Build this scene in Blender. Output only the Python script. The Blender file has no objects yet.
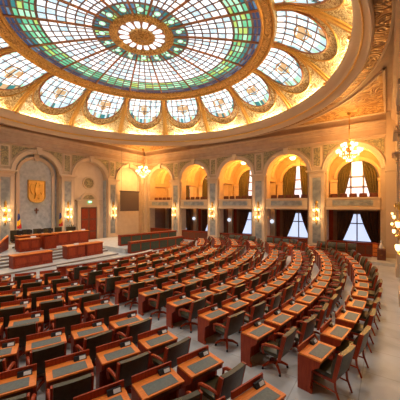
import bpy, bmesh, math, random
from mathutils import Vector, Matrix
random.seed(7)
PI = math.pi
sc = bpy.context.scene
col = sc.collection

# ------------------------------------------------------------------ materials
def new_mat(name):
    m = bpy.data.materials.new(name); m.use_nodes = True
    nt = m.node_tree
    return m, nt, nt.nodes['Principled BSDF']

def mat(name, c, rough=.5, metal=0., c2=None, scale=4., detail=4., bump=0., bscale=None, stretch=(1,1,1), spec=.5, lo=.35, hi=.65):
    m, nt, b = new_mat(name)
    b.inputs['Base Color'].default_value = (*c, 1)
    b.inputs['Roughness'].default_value = rough
    b.inputs['Metallic'].default_value = metal
    b.inputs['Specular IOR Level'].default_value = spec
    if c2 is not None or bump:
        tc = nt.nodes.new('ShaderNodeTexCoord'); mp = nt.nodes.new('ShaderNodeMapping')
        mp.inputs['Scale'].default_value = stretch
        nt.links.new(tc.outputs['Object'], mp.inputs['Vector'])
        no = nt.nodes.new('ShaderNodeTexNoise'); no.inputs['Scale'].default_value = scale; no.inputs['Detail'].default_value = detail
        nt.links.new(mp.outputs['Vector'], no.inputs['Vector'])
        if c2 is not None:
            r = nt.nodes.new('ShaderNodeValToRGB')
            r.color_ramp.elements[0].position = lo; r.color_ramp.elements[1].position = hi
            r.color_ramp.elements[0].color = (*c, 1); r.color_ramp.elements[1].color = (*c2, 1)
            nt.links.new(no.outputs['Fac'], r.inputs['Fac'])
            nt.links.new(r.outputs['Color'], b.inputs['Base Color'])
        if bump:
            n2 = no
            if bscale:
                n2 = nt.nodes.new('ShaderNodeTexNoise'); n2.inputs['Scale'].default_value = bscale
                nt.links.new(mp.outputs['Vector'], n2.inputs['Vector'])
            bp = nt.nodes.new('ShaderNodeBump'); bp.inputs['Strength'].default_value = bump; bp.inputs['Distance'].default_value = .03
            nt.links.new(n2.outputs['Fac'], bp.inputs['Height']); nt.links.new(bp.outputs['Normal'], b.inputs['Normal'])
    return m

def emat(name, c, s, base=None, rough=.4):
    m, nt, b = new_mat(name)
    b.inputs['Base Color'].default_value = (*(base or c), 1); b.inputs['Roughness'].default_value = rough
    b.inputs['Emission Color'].default_value = (*c, 1); b.inputs['Emission Strength'].default_value = s
    return m

def ornament(name, hi, lo, scale, dist=1.6, metal=.3, rough=.45, thr=(.38,.55)):
    """scrolling acanthus-like relief: contour lines of a distorted noise"""
    m, nt, b = new_mat(name)
    tc = nt.nodes.new('ShaderNodeTexCoord')
    no = nt.nodes.new('ShaderNodeTexNoise'); no.inputs['Scale'].default_value = scale; no.inputs['Detail'].default_value = 1.5
    no.inputs['Distortion'].default_value = dist
    nt.links.new(tc.outputs['Object'], no.inputs['Vector'])
    mu = nt.nodes.new('ShaderNodeMath'); mu.operation = 'MULTIPLY'; mu.inputs[1].default_value = 34.
    nt.links.new(no.outputs['Fac'], mu.inputs[0])
    si = nt.nodes.new('ShaderNodeMath'); si.operation = 'SINE'; nt.links.new(mu.outputs[0], si.inputs[0])
    ma = nt.nodes.new('ShaderNodeMath'); ma.operation = 'MULTIPLY_ADD'; ma.inputs[1].default_value = .5; ma.inputs[2].default_value = .5
    nt.links.new(si.outputs[0], ma.inputs[0])
    r = nt.nodes.new('ShaderNodeValToRGB')
    r.color_ramp.elements[0].position = thr[0]; r.color_ramp.elements[1].position = thr[1]
    r.color_ramp.elements[0].color = (*lo, 1); r.color_ramp.elements[1].color = (*hi, 1)
    nt.links.new(ma.outputs[0], r.inputs['Fac']); nt.links.new(r.outputs['Color'], b.inputs['Base Color'])
    bp = nt.nodes.new('ShaderNodeBump'); bp.inputs['Strength'].default_value = .6; bp.inputs['Distance'].default_value = .04
    nt.links.new(ma.outputs[0], bp.inputs['Height']); nt.links.new(bp.outputs['Normal'], b.inputs['Normal'])
    b.inputs['Metallic'].default_value = metal; b.inputs['Roughness'].default_value = rough
    return m

def floor_mat():
    m, nt, b = new_mat('pale_stone_floor')
    tc = nt.nodes.new('ShaderNodeTexCoord')
    no = nt.nodes.new('ShaderNodeTexNoise'); no.inputs['Scale'].default_value = .9; no.inputs['Detail'].default_value = 6; no.inputs['Distortion'].default_value = .8
    nt.links.new(tc.outputs['Object'], no.inputs['Vector'])
    r = nt.nodes.new('ShaderNodeValToRGB')
    r.color_ramp.elements[0].position = .3; r.color_ramp.elements[1].position = .7
    r.color_ramp.elements[0].color = (.39,.405,.41,1); r.color_ramp.elements[1].color = (.60,.62,.63,1)
    nt.links.new(no.outputs['Fac'], r.inputs['Fac'])
    br = nt.nodes.new('ShaderNodeTexBrick'); br.offset = 0
    br.inputs['Scale'].default_value = 1.; br.inputs['Brick Width'].default_value = 1.2; br.inputs['Row Height'].default_value = 1.2
    br.inputs['Mortar Size'].default_value = .012; br.inputs['Color1'].default_value = (1,1,1,1); br.inputs['Color2'].default_value = (.9,.9,.92,1); br.inputs['Mortar'].default_value = (.6,.57,.52,1)
    nt.links.new(tc.outputs['Object'], br.inputs['Vector'])
    mx = nt.nodes.new('ShaderNodeMix'); mx.data_type = 'RGBA'; mx.blend_type = 'MULTIPLY'; mx.inputs['Factor'].default_value = .8
    nt.links.new(r.outputs['Color'], mx.inputs['A']); nt.links.new(br.outputs['Color'], mx.inputs['B'])
    nt.links.new(mx.outputs['Result'], b.inputs['Base Color'])
    b.inputs['Roughness'].default_value = .3
    return m

M = {}
M['floor'] = floor_mat()
M['step'] = mat('pale_step_stone', (.55,.56,.55), .35, c2=(.68,.69,.68), scale=3)
M['cream'] = mat('cream_plaster', (.52,.38,.25), .6, c2=(.58,.44,.30), scale=2.5, bump=.05)
M['rose'] = mat('rose_plaster', (.47,.33,.24), .65, c2=(.53,.38,.28), scale=2)
M['cornice'] = mat('cornice_plaster', (.66,.51,.37), .5)
M['gold'] = mat('gilding', (.72,.40,.09), .35, .55, c2=(.85,.55,.16), scale=14, bump=.25)
M['gold_orn'] = ornament('gilded_relief', (1.,.86,.50), (.52,.33,.10), 2.2, metal=.0)
M['gold_band'] = ornament('gilded_band', (.95,.62,.20), (.55,.28,.06), 2.6, metal=.1, thr=(.3,.6))
M['brown_band'] = ornament('bronze_band', (.50,.27,.10), (.20,.09,.03), 1.3)
M['spandrel'] = ornament('ochre_relief', (.66,.40,.15), (.36,.17,.05), .9, metal=.1)
M['panel_orn'] = ornament('olive_panel', (.44,.36,.20), (.24,.21,.13), 1.6, metal=0, rough=.6)
M['marble'] = mat('blue_grey_marble', (.33,.36,.40), .3, c2=(.55,.57,.60), scale=3.2, detail=8, lo=.3, hi=.7)
M['marble_light'] = mat('grey_veined_marble', (.20,.215,.23), .35, c2=(.37,.38,.385), scale=2.2, detail=10, lo=.35, hi=.62)
M['wood_top'] = mat('orange_wood', (.72,.18,.028), .36, c2=(.86,.28,.055), scale=5, stretch=(1,9,1), bump=.03, spec=.3)
M['wood'] = mat('red_brown_wood', (.29,.036,.011), .38, c2=(.40,.060,.018), scale=4, stretch=(8,8,1), bump=.03, spec=.3)
M['wood_dark'] = mat('dark_wood', (.12,.030,.012), .4, c2=(.18,.05,.02), scale=4, stretch=(6,6,1))
M['rostrum_wood'] = mat('mahogany', (.22,.026,.009), .36, c2=(.31,.045,.014), scale=3, stretch=(5,5,1), spec=.3)
M['pad'] = mat('grey_green_leather_pad', (.10,.12,.11), .55, c2=(.14,.16,.15), scale=30)
M['leather'] = mat('dark_olive_leather', (.045,.036,.014), .36, c2=(.07,.056,.024), scale=12, bump=.12)
M['green_panel'] = mat('dark_green_panel', (.035,.05,.03), .5, c2=(.05,.07,.045), scale=10)
M['black'] = mat('black_plastic', (.02,.02,.022), .35)
M['white'] = mat('white_card', (.8,.82,.85), .5)
M['display'] = emat('display_glass', (.45,.6,.75), .35)
M['metal'] = mat('dark_metal', (.12,.11,.10), .35, .9)
M['brass'] = mat('brass', (.60,.36,.10), .3, .9)
M['bulb'] = emat('lit_glass_cup', (1., .66, .25), 1.9)
M['bulb_white'] = emat('lit_crystal', (1., .76, .42), 2.)
M['bowl'] = emat('lit_ceiling_bowl', (1., .78, .42), 2.5)
M['g_white'] = emat('white_glass', (.80,.93,1.), .62)
M['g_white_b'] = emat('pale_glass', (.98,.99,.97), .62)
M['g_pale'] = emat('pale_blue_glass', (.50,.72,.82), .55)
M['g_green'] = emat('green_glass', (.12,.50,.30), .62)
M['g_green_b'] = emat('light_green_glass', (.34,.70,.50), .68)
M['g_teal'] = emat('teal_glass', (.03,.22,.24), .5)
M['g_lime'] = emat('lime_glass', (.38,.60,.16), .6)
M['g_blue'] = emat('blue_glass', (.02,.06,.16), .5)
M['g_blue_b'] = emat('slate_blue_glass', (.08,.20,.34), .5)
M['g_amber'] = emat('amber_glass', (.55,.40,.22), .5)
M['lead'] = mat('lead_came', (.30,.22,.22), .5, .3)
M['rib'] = mat('bronze_rib', (.50,.21,.09), .5, .1)
M['sheer'] = emat('daylit_sheer', (.60,.70,.95), .55)
M['pane'] = emat('daylit_pane', (.76,.82,1.), .52)
M['drape'] = mat('olive_drape', (.075,.06,.025), .8, c2=(.11,.085,.04), scale=6)
M['drape_dark'] = mat('brown_drape', (.09,.04,.022), .85, c2=(.13,.058,.03), scale=6)
M['alcove'] = mat('brown_panelling', (.24,.12,.065), .6, c2=(.30,.155,.085), scale=2)
M['screen'] = mat('grey_brown_screen', (.115,.075,.06), .6)
M['screen_frame'] = mat('screen_case', (.05,.035,.03), .5)
M['red'] = mat('flag_red', (.62,.02,.02), .7)
M['yellow'] = mat('flag_yellow', (.85,.52,.03), .7)
M['blue'] = mat('flag_blue', (.02,.04,.20), .7)
M['exit'] = emat('exit_sign_green', (.12,.85,.35), 1.6)
M['exit_white'] = emat('exit_sign_white', (.9,1,.92), 1.8)
M['globe'] = emat('frosted_globe', (.75,.85,1.), .5)
M['win_frame'] = mat('grey_window_frame', (.30,.27,.34), .5)
M['niche_cream'] = mat('light_niche_plaster', (.72,.58,.44), .6, c2=(.78,.64,.50), scale=2)
M['riser'] = mat('brown_step_riser', (.26,.19,.15), .6)
M['tv'] = emat('blue_monitor', (.03,.05,.22), .3)

# ------------------------------------------------------------------ mesh helpers
class MB:
    def __init__(s, T=None):
        s.bm = bmesh.new(); s.T = T; s.mats = []; s.cur = 0
    def use(s, m):
        if m not in s.mats: s.mats.append(m)
        s.cur = s.mats.index(m); return s
    def v(s, p):
        if s.T: p = s.T(*p)
        return s.bm.verts.new(p)
    def f(s, vs):
        try:
            fc = s.bm.faces.new(vs); fc.material_index = s.cur; return fc
        except ValueError: return None
    def poly(s, pts): return s.f([s.v(p) for p in pts])
    def box(s, x0, x1, y0, y1, z0, z1, bev=0.):
        c = [s.v(p) for p in ((x0,y0,z0),(x1,y0,z0),(x1,y1,z0),(x0,y1,z0),(x0,y0,z1),(x1,y0,z1),(x1,y1,z1),(x0,y1,z1))]
        fs = [s.f([c[i] for i in q]) for q in ((0,3,2,1),(4,5,6,7),(0,1,5,4),(1,2,6,5),(2,3,7,6),(3,0,4,7))]
        if bev:
            es = set(e for f in fs for e in f.edges)
            r = bmesh.ops.bevel(s.bm, geom=list(es), offset=bev, segments=2, affect='EDGES', profile=.6)
            for f in r['faces']: f.material_index = s.cur
        return s
    def prism(s, pts, off):
        """pts polygon (3d), extruded by vector off"""
        n = len(pts); off = Vector(off)
        a = [s.v(p) for p in pts]; b = [s.v(tuple(Vector(p)+off)) for p in pts]
        s.f(a); s.f(b[::-1])
        for i in range(n): s.f([a[i], a[(i+1)%n], b[(i+1)%n], b[i]])
        return s
    def tube(s, pts, r, n=8, closed=False, cap=True):
        pts = [Vector(p) for p in pts]; rs = r if isinstance(r, (list, tuple)) else [r]*len(pts)
        rings = []
        for i, p in enumerate(pts):
            if closed: t = pts[(i+1)%len(pts)]-pts[i-1]
            else: t = pts[min(i+1,len(pts)-1)]-pts[max(i-1,0)]
            t.normalize()
            u = Vector((0,0,1)) if abs(t.z) < .9 else Vector((1,0,0))
            a = t.cross(u).normalized(); b = t.cross(a).normalized()
            rings.append([s.v(tuple(p+(a*math.cos(k*2*PI/n)+b*math.sin(k*2*PI/n))*rs[i])) for k in range(n)])
        m = len(rings)
        for i in range(m if closed else m-1):
            A, B = rings[i], rings[(i+1)%m]
            for k in range(n): s.f([A[k], A[(k+1)%n], B[(k+1)%n], B[k]])
        if cap and not closed: s.f(rings[0]); s.f(rings[-1][::-1])
        return s
    def lathe(s, prof, c=(0,0), n=24, a0=0, a1=2*PI):
        full = abs(a1-a0-2*PI) < 1e-6
        m = n if full else n+1
        rings = []
        for k in range(m):
            t = a0+(a1-a0)*k/n
            rings.append([s.v((c[0]+r*math.cos(t), c[1]+r*math.sin(t), z)) for r, z in prof])
        for k in range(n):
            A, B = rings[k], rings[(k+1)%m]
            for i in range(len(prof)-1): s.f([A[i], B[i], B[i+1], A[i+1]])
        return s
    def build(s, name, m=None, parent=None, smooth=False, weld=True):
        if weld: bmesh.ops.remove_doubles(s.bm, verts=s.bm.verts, dist=1e-5)
        bmesh.ops.recalc_face_normals(s.bm, faces=s.bm.faces)
        me = bpy.data.meshes.new(name)
        if smooth:
            for f in s.bm.faces: f.smooth = True
        s.bm.to_mesh(me); s.bm.free()
        if m is not None: me.materials.append(M[m] if isinstance(m, str) else m)
        else:
            for k in s.mats: me.materials.append(M[k])
        if smooth and hasattr(me, 'set_sharp_from_angle'): me.set_sharp_from_angle(angle=.7)
        o = bpy.data.objects.new(name, me); col.objects.link(o)
        if parent: o.parent = parent
        return o

def tag(o, label=None, cat=None, group=None, kind=None):
    if label: o['label'] = label
    if cat: o['category'] = cat
    if group: o['group'] = group
    if kind: o['kind'] = kind
    return o
def empty(name, loc=(0,0,0), rz=0, label=None, cat=None, group=None, kind=None):
    o = bpy.data.objects.new(name, None); col.objects.link(o); o.empty_display_size = .2
    o.location = loc; o.rotation_euler = (0,0,rz)
    return tag(o, label, cat, group, kind)
KIDS = {}
def kids_of(o):
    return [c for c in col.objects if c.parent == o]
def tree_of(o): return [(c, [(g, []) for g in kids_of(c)]) for c in kids_of(o)]
def copy_tree(o, tree, loc, rz, label):
    r = o.copy(); col.objects.link(r); r.location = loc; r.rotation_euler = (0,0,rz); r['label'] = label
    for c, gs in tree:
        d = c.copy(); col.objects.link(d); d.parent = r
        for g, _ in gs:
            h = g.copy(); col.objects.link(h); h.parent = d
    return r
ORD = ['zeroth','first','second','third','fourth','fifth','sixth','seventh','eighth','ninth','tenth','eleventh','twelfth','thirteenth','fourteenth','fifteenth','sixteenth']

# ------------------------------------------------------------------ camera (room axes: X away from the rostrum wall, Y towards the balcony arcade)
CAM = (25.69, -11.09, 4.0); TH = .616; F = 265.
cd = bpy.data.cameras.new('camera'); co = bpy.data.objects.new('camera', cd); col.objects.link(co)
co.location = CAM; co.rotation_euler = (PI/2, 0, TH)
cd.sensor_width = 36; cd.lens = F/400*36; cd.shift_y = .0125; cd.clip_start = .05; cd.clip_end = 200
sc.camera = co
def proj(a, b, z):
    dx, dy = a-CAM[0], b-CAM[1]
    X = dx*math.cos(TH)+dy*math.sin(TH); Y = -dx*math.sin(TH)+dy*math.cos(TH)
    if Y < .3: return None
    return 200+F*X/Y, 205-F*(z-CAM[2])/Y

S = 13.; BX = 26.3          # room runs X 0..BX, Y -13..13
CX, CY = 12.95, -.1         # dome centre
ZC = 10.75                   # flat ceiling

# ------------------------------------------------------------------ floor and rostrum platforms
fl = MB(); fl.box(-1.2, BX+1.9, -S-.4, S+4.6, -.2, 0); tag(fl.build('floor', 'floor'), kind='structure')
p = MB().use('step')
p.box(0.02, 7.9, -6.2, 2.6, 0, .12); p.box(0.02, 6.5, -6.2, 2.6, .12, .27); p.box(.02, 6.1, -6.2, 2.6, .27, .42); p.box(.02, 5.7, -6.2, 2.6, .42, .57); p.box(.02, 5.3, -6.2, 2.6, .57, .72)
p.use('riser')
for x, z0, z1 in ((7.9,0,.12),(6.5,.12,.27),(6.1,.27,.42),(5.7,.42,.57),(5.3,.57,.72)): p.box(x, x+.012, -6.2, 2.6, z0, z1-.03)
tag(p.build('floor_rostrum_platform'), kind='structure')
p = MB().use('step'); p.box(.3, 8.0, 3.2, 10.6, 0, .38); tag(p.build('floor_bench_tier'), kind='structure')
p = MB().use('step'); p.box(24.75, BX, 10.1, 12.9, 0, .2); tag(p.build('floor_corner_step'), kind='structure')

# ------------------------------------------------------------------ walls
ZS = 6.75; HW = 1.85; ZT = 9.2
def TL(u, d, z): return (d, u, z)              # rostrum wall
def TR(u, d, z): return (u, S-d, z)            # balcony arcade
def TB(u, d, z): return (BX-d, u, z)           # back wall
def TN(u, d, z): return (u, -S+d, z)           # near side wall
NA = 20
def arch_pts(c, hw, zs, n=NA): return [(c-hw*math.cos(PI*k/n), zs+hw*math.sin(PI*k/n)) for k in range(n+1)]

def wall(name, T, u0, u1, bays, depth, closed, zt=ZC+.1):
    """bays: centres; openings HW wide with round heads"""
    root = MB(T).use('cream')
    edges = [u0]+sum([[c-HW, c+HW] for c in bays], [])+[u1]
    for i in range(0, len(edges), 2):
        root.poly([(edges[i],0,0),(edges[i+1],0,0),(edges[i+1],0,ZS),(edges[i],0,ZS)])
        root.poly([(edges[i],0,ZS),(edges[i+1],0,ZS),(edges[i+1],0,zt),(edges[i],0,zt)])
    for c in bays:
        ap = arch_pts(c, HW, ZS)
        for k in range(NA):
            (a, za), (b, zb) = ap[k], ap[k+1]
            root.poly([(a,0,za),(b,0,zb),(b,0,zt),(a,0,zt)])
        full = [(c-HW, 0)]+ap+[(c+HW, 0)]
        for k in range(len(full)-1):
            (a, za), (b, zb) = full[k], full[k+1]
            root.poly([(a,0,za),(b,0,zb),(b,-depth,zb),(a,-depth,za)])
        if closed:
            root.poly([(u,-depth,z) for u, z in full])
    w = root.build(name, weld=True)
    tag(w, kind='structure')
    return w

def archivolt(T, c, parent, hw=HW, zs=ZS, wd=.34, d=.10, m='cornice'):
    mb = MB(T); n = 28
    prof = [(0,0),(0,d*.5),(.06,d*.5),(.08,d),(wd-.1,d),(wd-.08,d*1.5),(wd,d*1.5),(wd,0)]
    rows = []
    for k in range(n+1):
        t = PI*k/n
        rows.append([mb.v((c-(hw+q)*math.cos(t), dd, zs+(hw+q)*math.sin(t))) for q, dd in prof])
    for k in range(n):
        for i in range(len(prof)-1): mb.f([rows[k][i], rows[k+1][i], rows[k+1][i+1], rows[k][i+1]])
    o = mb.build('archivolt', m, parent, smooth=True)
    ks = MB(T); ks.prism([(c-.16,0,zs+hw-.08),(c+.16,0,zs+hw-.08),(c+.24,0,zs+hw+.55),(c-.24,0,zs+hw+.55)], (0,.24,0)); ks.build('keystone', 'cornice', parent)

def pilaster(T, u, parent, w=.62, marble=True):
    mb = MB(T)
    mb.box(u-w, u+w, 0, .16, .0, ZS-.2)
    mb.box(u-w-.05, u+w+.05, 0, .24, 0, .5); mb.box(u-w-.02, u+w+.02, 0, .20, .5, .62)
    for s in (-1, 1):
        mb.box(u+s*(w-.14)-.12, u+s*(w-.14)+.12, .16, .19, .7, ZS-.3)
    mb.build('pilaster', 'cornice', parent)
    pn = MB(T); pn.box(u-w+.3, u+w-.3, .16, .175, .8, ZS-.45); pn.build('marble_panel', 'marble_light', parent)
    cp = MB(T)
    for z0, z1, e in ((ZS-.32, ZS-.24, .03), (ZS-.24, ZS-.06, .0), (ZS-.06, ZS+.06, .08), (ZS+.06, ZS+.18, .22)):
        cp.box(u-w-e, u+w+e, 0, .2+e, z0, z1)
    cp.build('capital', 'cornice', parent)
    up = MB(T); up.box(u-.36, u+.36, 0, .06, ZS+.45, ZT-.25)
    up.build('upper_panel_frame', 'cornice', parent)
    up = MB(T); up.box(u-.26, u+.26, .06, .075, ZS+.55, ZT-.35); up.build('upper_panel', 'panel_orn', parent)

def spandrels(T, c, parent):
    for s in (-1, 1):
        mb = MB(T); n = 8
        r = HW+.48
        lo, hi = PI*.30, PI*.47
        e = 2.08
        pts = [(c+s*e, .02, ZT-.2), (c+s*.35, .02, ZT-.2)]
        t0 = math.acos(.35/r); t1 = math.acos(min(1, e/r)) if e < r else .25
        for k in range(n+1):
            t = t0+(t1-t0)*k/n
            x, z = r*math.cos(t), ZS+r*math.sin(t)
            if z < ZT-.22: pts.append((c+s*min(x, e), .02, z))
        mb.prism(pts, (0,.02,0)); mb.build('spandrel_panel', 'panel_orn', parent)

def cornice(T, u0, u1, parent):
    prof = [(0,ZT-.12),(.07,ZT-.12),(.09,ZT),(.15,ZT+.05),(.15,ZT+.13),(.06,ZT+.17),(.06,ZT+.55),(.12,ZT+.6),(.14,ZT+.68),(.24,ZT+.78),(.26,ZT+.86),(.38,ZT+.94),(.42,ZT+1.04),(.42,ZT+1.12),(.2,ZT+1.18),(.2,ZC),(0,ZC)]
    mb = MB(T)
    a = [mb.v((u0, d, z)) for d, z in prof]; b = [mb.v((u1, d, z)) for d, z in prof]
    for i in range(len(prof)-1): mb.f([a[i], b[i], b[i+1], a[i+1]])
    mb.build('cornice', 'rose', parent)

baysL = [-10.4, -5.2, 0., 5.2, 10.4]
baysR = [2.6, 7.8, 13., 18.2, 23.4]
wl = wall('wall_left', TL, -S, S, baysL, .55, False)
wr = wall('wall_right', TR, 0, BX, baysR, .9, False)
wb = wall('wall_back', TB, -S, S, baysL, 1.6, True)
wn = wall('wall_near', TN, 0, BX, baysR, .3, True)
for u in (-7.8,-2.6,2.6,7.8): pilaster(TL, u, wl); pilaster(TB, u, wb)
for u in (5.2,10.4,15.6,20.8): pilaster(TR, u, wr); pilaster(TN, u, wn)
for c in baysL:
    archivolt(TL, c, wl); archivolt(TB, c, wb); spandrels(TL, c, wl)
for c in baysR:
    archivolt(TR, c, wr); spandrels(TR, c, wr); archivolt(TN, c, wn)
cornice(TL, -S, S, wl); cornice(TR, 0, BX, wr); cornice(TB, -S, S, wb); cornice(TN, 0, BX, wn)
# corner piers
for nm, (x0, x1, y0, y1), par in (('far', (0,.3,12.7,13.), wl), ('right', (25.6,26.3,12.35,13.), wb)):
    mb = MB().use('cornice'); mb.box(x0, x1, y0, y1, 0, ZC)
    mb.box(x0-.06 if nm == 'right' else x0, x1+(.06 if nm == 'far' else 0), y0-.06, y1, ZS-.3, ZS+.14)
    mb.box(x0-.08 if nm == 'right' else x0, x1+(.08 if nm == 'far' else 0), y0-.08, y1, 0, .55)
    mb.build('corner_pier', None, par)

# niche backs of the rostrum wall (each a recess with its own finish)
def niche_back(c, m, depth=.55, hw=HW):
    mb = MB(TL); ap = [(c-hw, 0)]+arch_pts(c, hw, ZS)+[(c+hw, 0)]
    mb.poly([(u, -depth, z) for u, z in ap]); return mb.build('niche_back', m, wl)
niche_back(0, 'marble'); niche_back(5.2, 'niche_cream'); niche_back(10.4, 'niche_cream'); niche_back(-5.2, 'cream'); niche_back(-10.4, 'cream')
# centre niche: inner arch moulding on the marble
archivolt(lambda u, d, z: TL(u, d-.55, z), 0, wl, hw=1.36, zs=ZS, wd=.26, d=.14)
mb = MB(TL)
for s in (-1, 1): mb.box(s*1.36 if s > 0 else -1.62, 1.62 if s > 0 else -1.36, -.55, -.40, .7, ZS)
mb.build('niche_surround', 'cornice', wl)
# lining of marble on the door niche jambs
mb = MB(TL)
for s in (-1, 1): mb.box(5.2+s*1.845-.01, 5.2+s*1.845+.01, -.54, -.02, .1, ZS)
mb.build('niche_lining', 'marble', wl)

# door in the second niche
dr = empty('door_1', (-.55, 5.2, 0), 0, kind='structure')
def TD(u, d, z): return (d, u, z)
mb = MB(TD); mb.box(-.95,.95,.02,.10,0,3.75,.0); mb.build('door_leaf', 'wood_dark', dr)
mb = MB(TD)
for s in (-1,1):
    for z0, z1 in ((.25,1.1),(1.25,2.4),(2.55,3.6)):
        mb.box(s*.47-.36, s*.47+.36, .10, .13, z0, z1, .01)
mb.build('door_panel', 'rostrum_wood', dr)
mb = MB(TD)
for s in (-1,1): mb.box(s*1.12-.18, s*1.12+.18, 0, .2, 0, 3.8)
mb.box(-1.3,1.3,0,.2,3.8,4.0); mb.box(-1.38,1.38,0,.3,4.0,4.1); mb.box(-1.3,1.3,0,.18,4.1,4.4); mb.box(-1.5,1.5,0,.36,4.4,4.55)
mb.build('door_frame', 'cornice', dr)
mb = MB(TD); pts = [(.95*math.cos(PI*k/16), 0, 4.55+.75*math.sin(PI*k/16)) for k in range(17)]
mb.prism(pts, (0,.14,0)); mb.build('door_pediment', 'cornice', dr)
mb = MB(TD); pts = [(.62*math.cos(PI*k/16), .14, 4.65+.45*math.sin(PI*k/16)) for k in range(17)]
mb.prism(pts, (0,.05,0)); mb.build('pediment_relief', 'panel_orn', dr)
md = MB(TD); 
for r0, r1, d in ((.55,.68,.14),):
    n = 32; A = [[md.v((r*math.cos(2*PI*k/n), dd, 6.35+r*math.sin(2*PI*k/n))) for r, dd in ((r0,0.02),(r0,d),(r1,d),(r1,0.02))] for k in range(n)]
    for k in range(n):
        for i in range(3): md.f([A[k][i], A[(k+1)%n][i], A[(k+1)%n][i+1], A[k][i+1]])
md.build('medallion_rim', 'cornice', wl).location = (-.55, 5.2, 0)
md = MB(TD); md.prism([(.55*math.cos(2*PI*k/24), .02, 6.35+.55*math.sin(2*PI*k/24)) for k in range(24)], (0,.06,0))
md.prism([(.3*math.cos(2*PI*k/16), .08, 6.35+.34*math.sin(2*PI*k/16)) for k in range(16)], (0,.06,0))
md.build('medallion', 'panel_orn', wl).location = (-.55, 5.2, 0)
mb = MB(TD); mb.box(-.18,.18,0,.06,4.12,4.32,.01); ex = mb.build('exit_sign', 'exit'); ex.location = (-.25,5.2,.12)
ex['label'] = 'small lit green exit sign above the tall dark door'; ex['category'] = 'exit sign'
mb = MB(TD)   # running figure and arrow
mb.box(-.10,-.07,.06,.065,4.16,4.24); mb.box(-.05,-.02,.06,.065,4.16,4.24); mb.box(-.09,-.03,.06,.065,4.22,4.27); mb.box(.03,.13,.06,.065,4.205,4.235)
mb.build('sign_pictogram', 'exit_white', ex)

# ------------------------------------------------------------------ loggia behind the arcade
DEP = 4.2
lg = MB(TR).use('cream')
for c in baysR:
    h = 2.35
    # cross walls
    for s in (-1, 1):
        lg.box(c+s*(h+.12)-.125, c+s*(h+.12)+.125, -DEP, -.9, 6.45, ZC-1)
        lg.box(c+s*(h+.12)-.125, c+s*(h+.12)+.125, -DEP, -DEP+.5, 0, 6.45); lg.box(c+s*(h+.12)-.125, c+s*(h+.12)+.125, -1.25, -.9, 0, 6.45)
    # vault
    ap = arch_pts(c, h, ZS+.1)
    for k in range(NA):
        (a, za), (b, zb) = ap[k], ap[k+1]
        lg.poly([(a,-.9,za),(b,-.9,zb),(b,-DEP,zb),(a,-DEP,za)])
        (a2, z2), (b2, z3) = arch_pts(c, HW, ZS)[k], arch_pts(c, HW, ZS)[k+1]
        lg.poly([(a,-.9,za),(b,-.9,zb),(b2,-.9,z3),(a2,-.9,z2)])
lgo = lg.build('wall_loggia', weld=False); tag(lgo, kind='structure')
bk = MB(TR).use('cream'); bk.box(-.2, BX+.2, -DEP-.2, -DEP, 3.6, ZC); bk.use('alcove'); bk.box(-.2, BX+.2, -DEP-.2, -DEP, 0, 3.6)
for u in (-.2, BX):
    bk.use('cream'); bk.box(u, u+.2, -DEP, -.02, 3.6, ZC); bk.use('alcove'); bk.box(u, u+.2, -DEP, -.02, 0, 3.6)
tag(bk.build('wall_loggia_back'), kind='structure')
bshort = ['first','second','third','fourth','fifth']
bnames = ['first arch past the screen','second arch past the screen','middle arcade arch','fourth arch past the screen','arch beside the back wall']
bshort_ = ['first','second','third','fourth','fifth']
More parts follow.
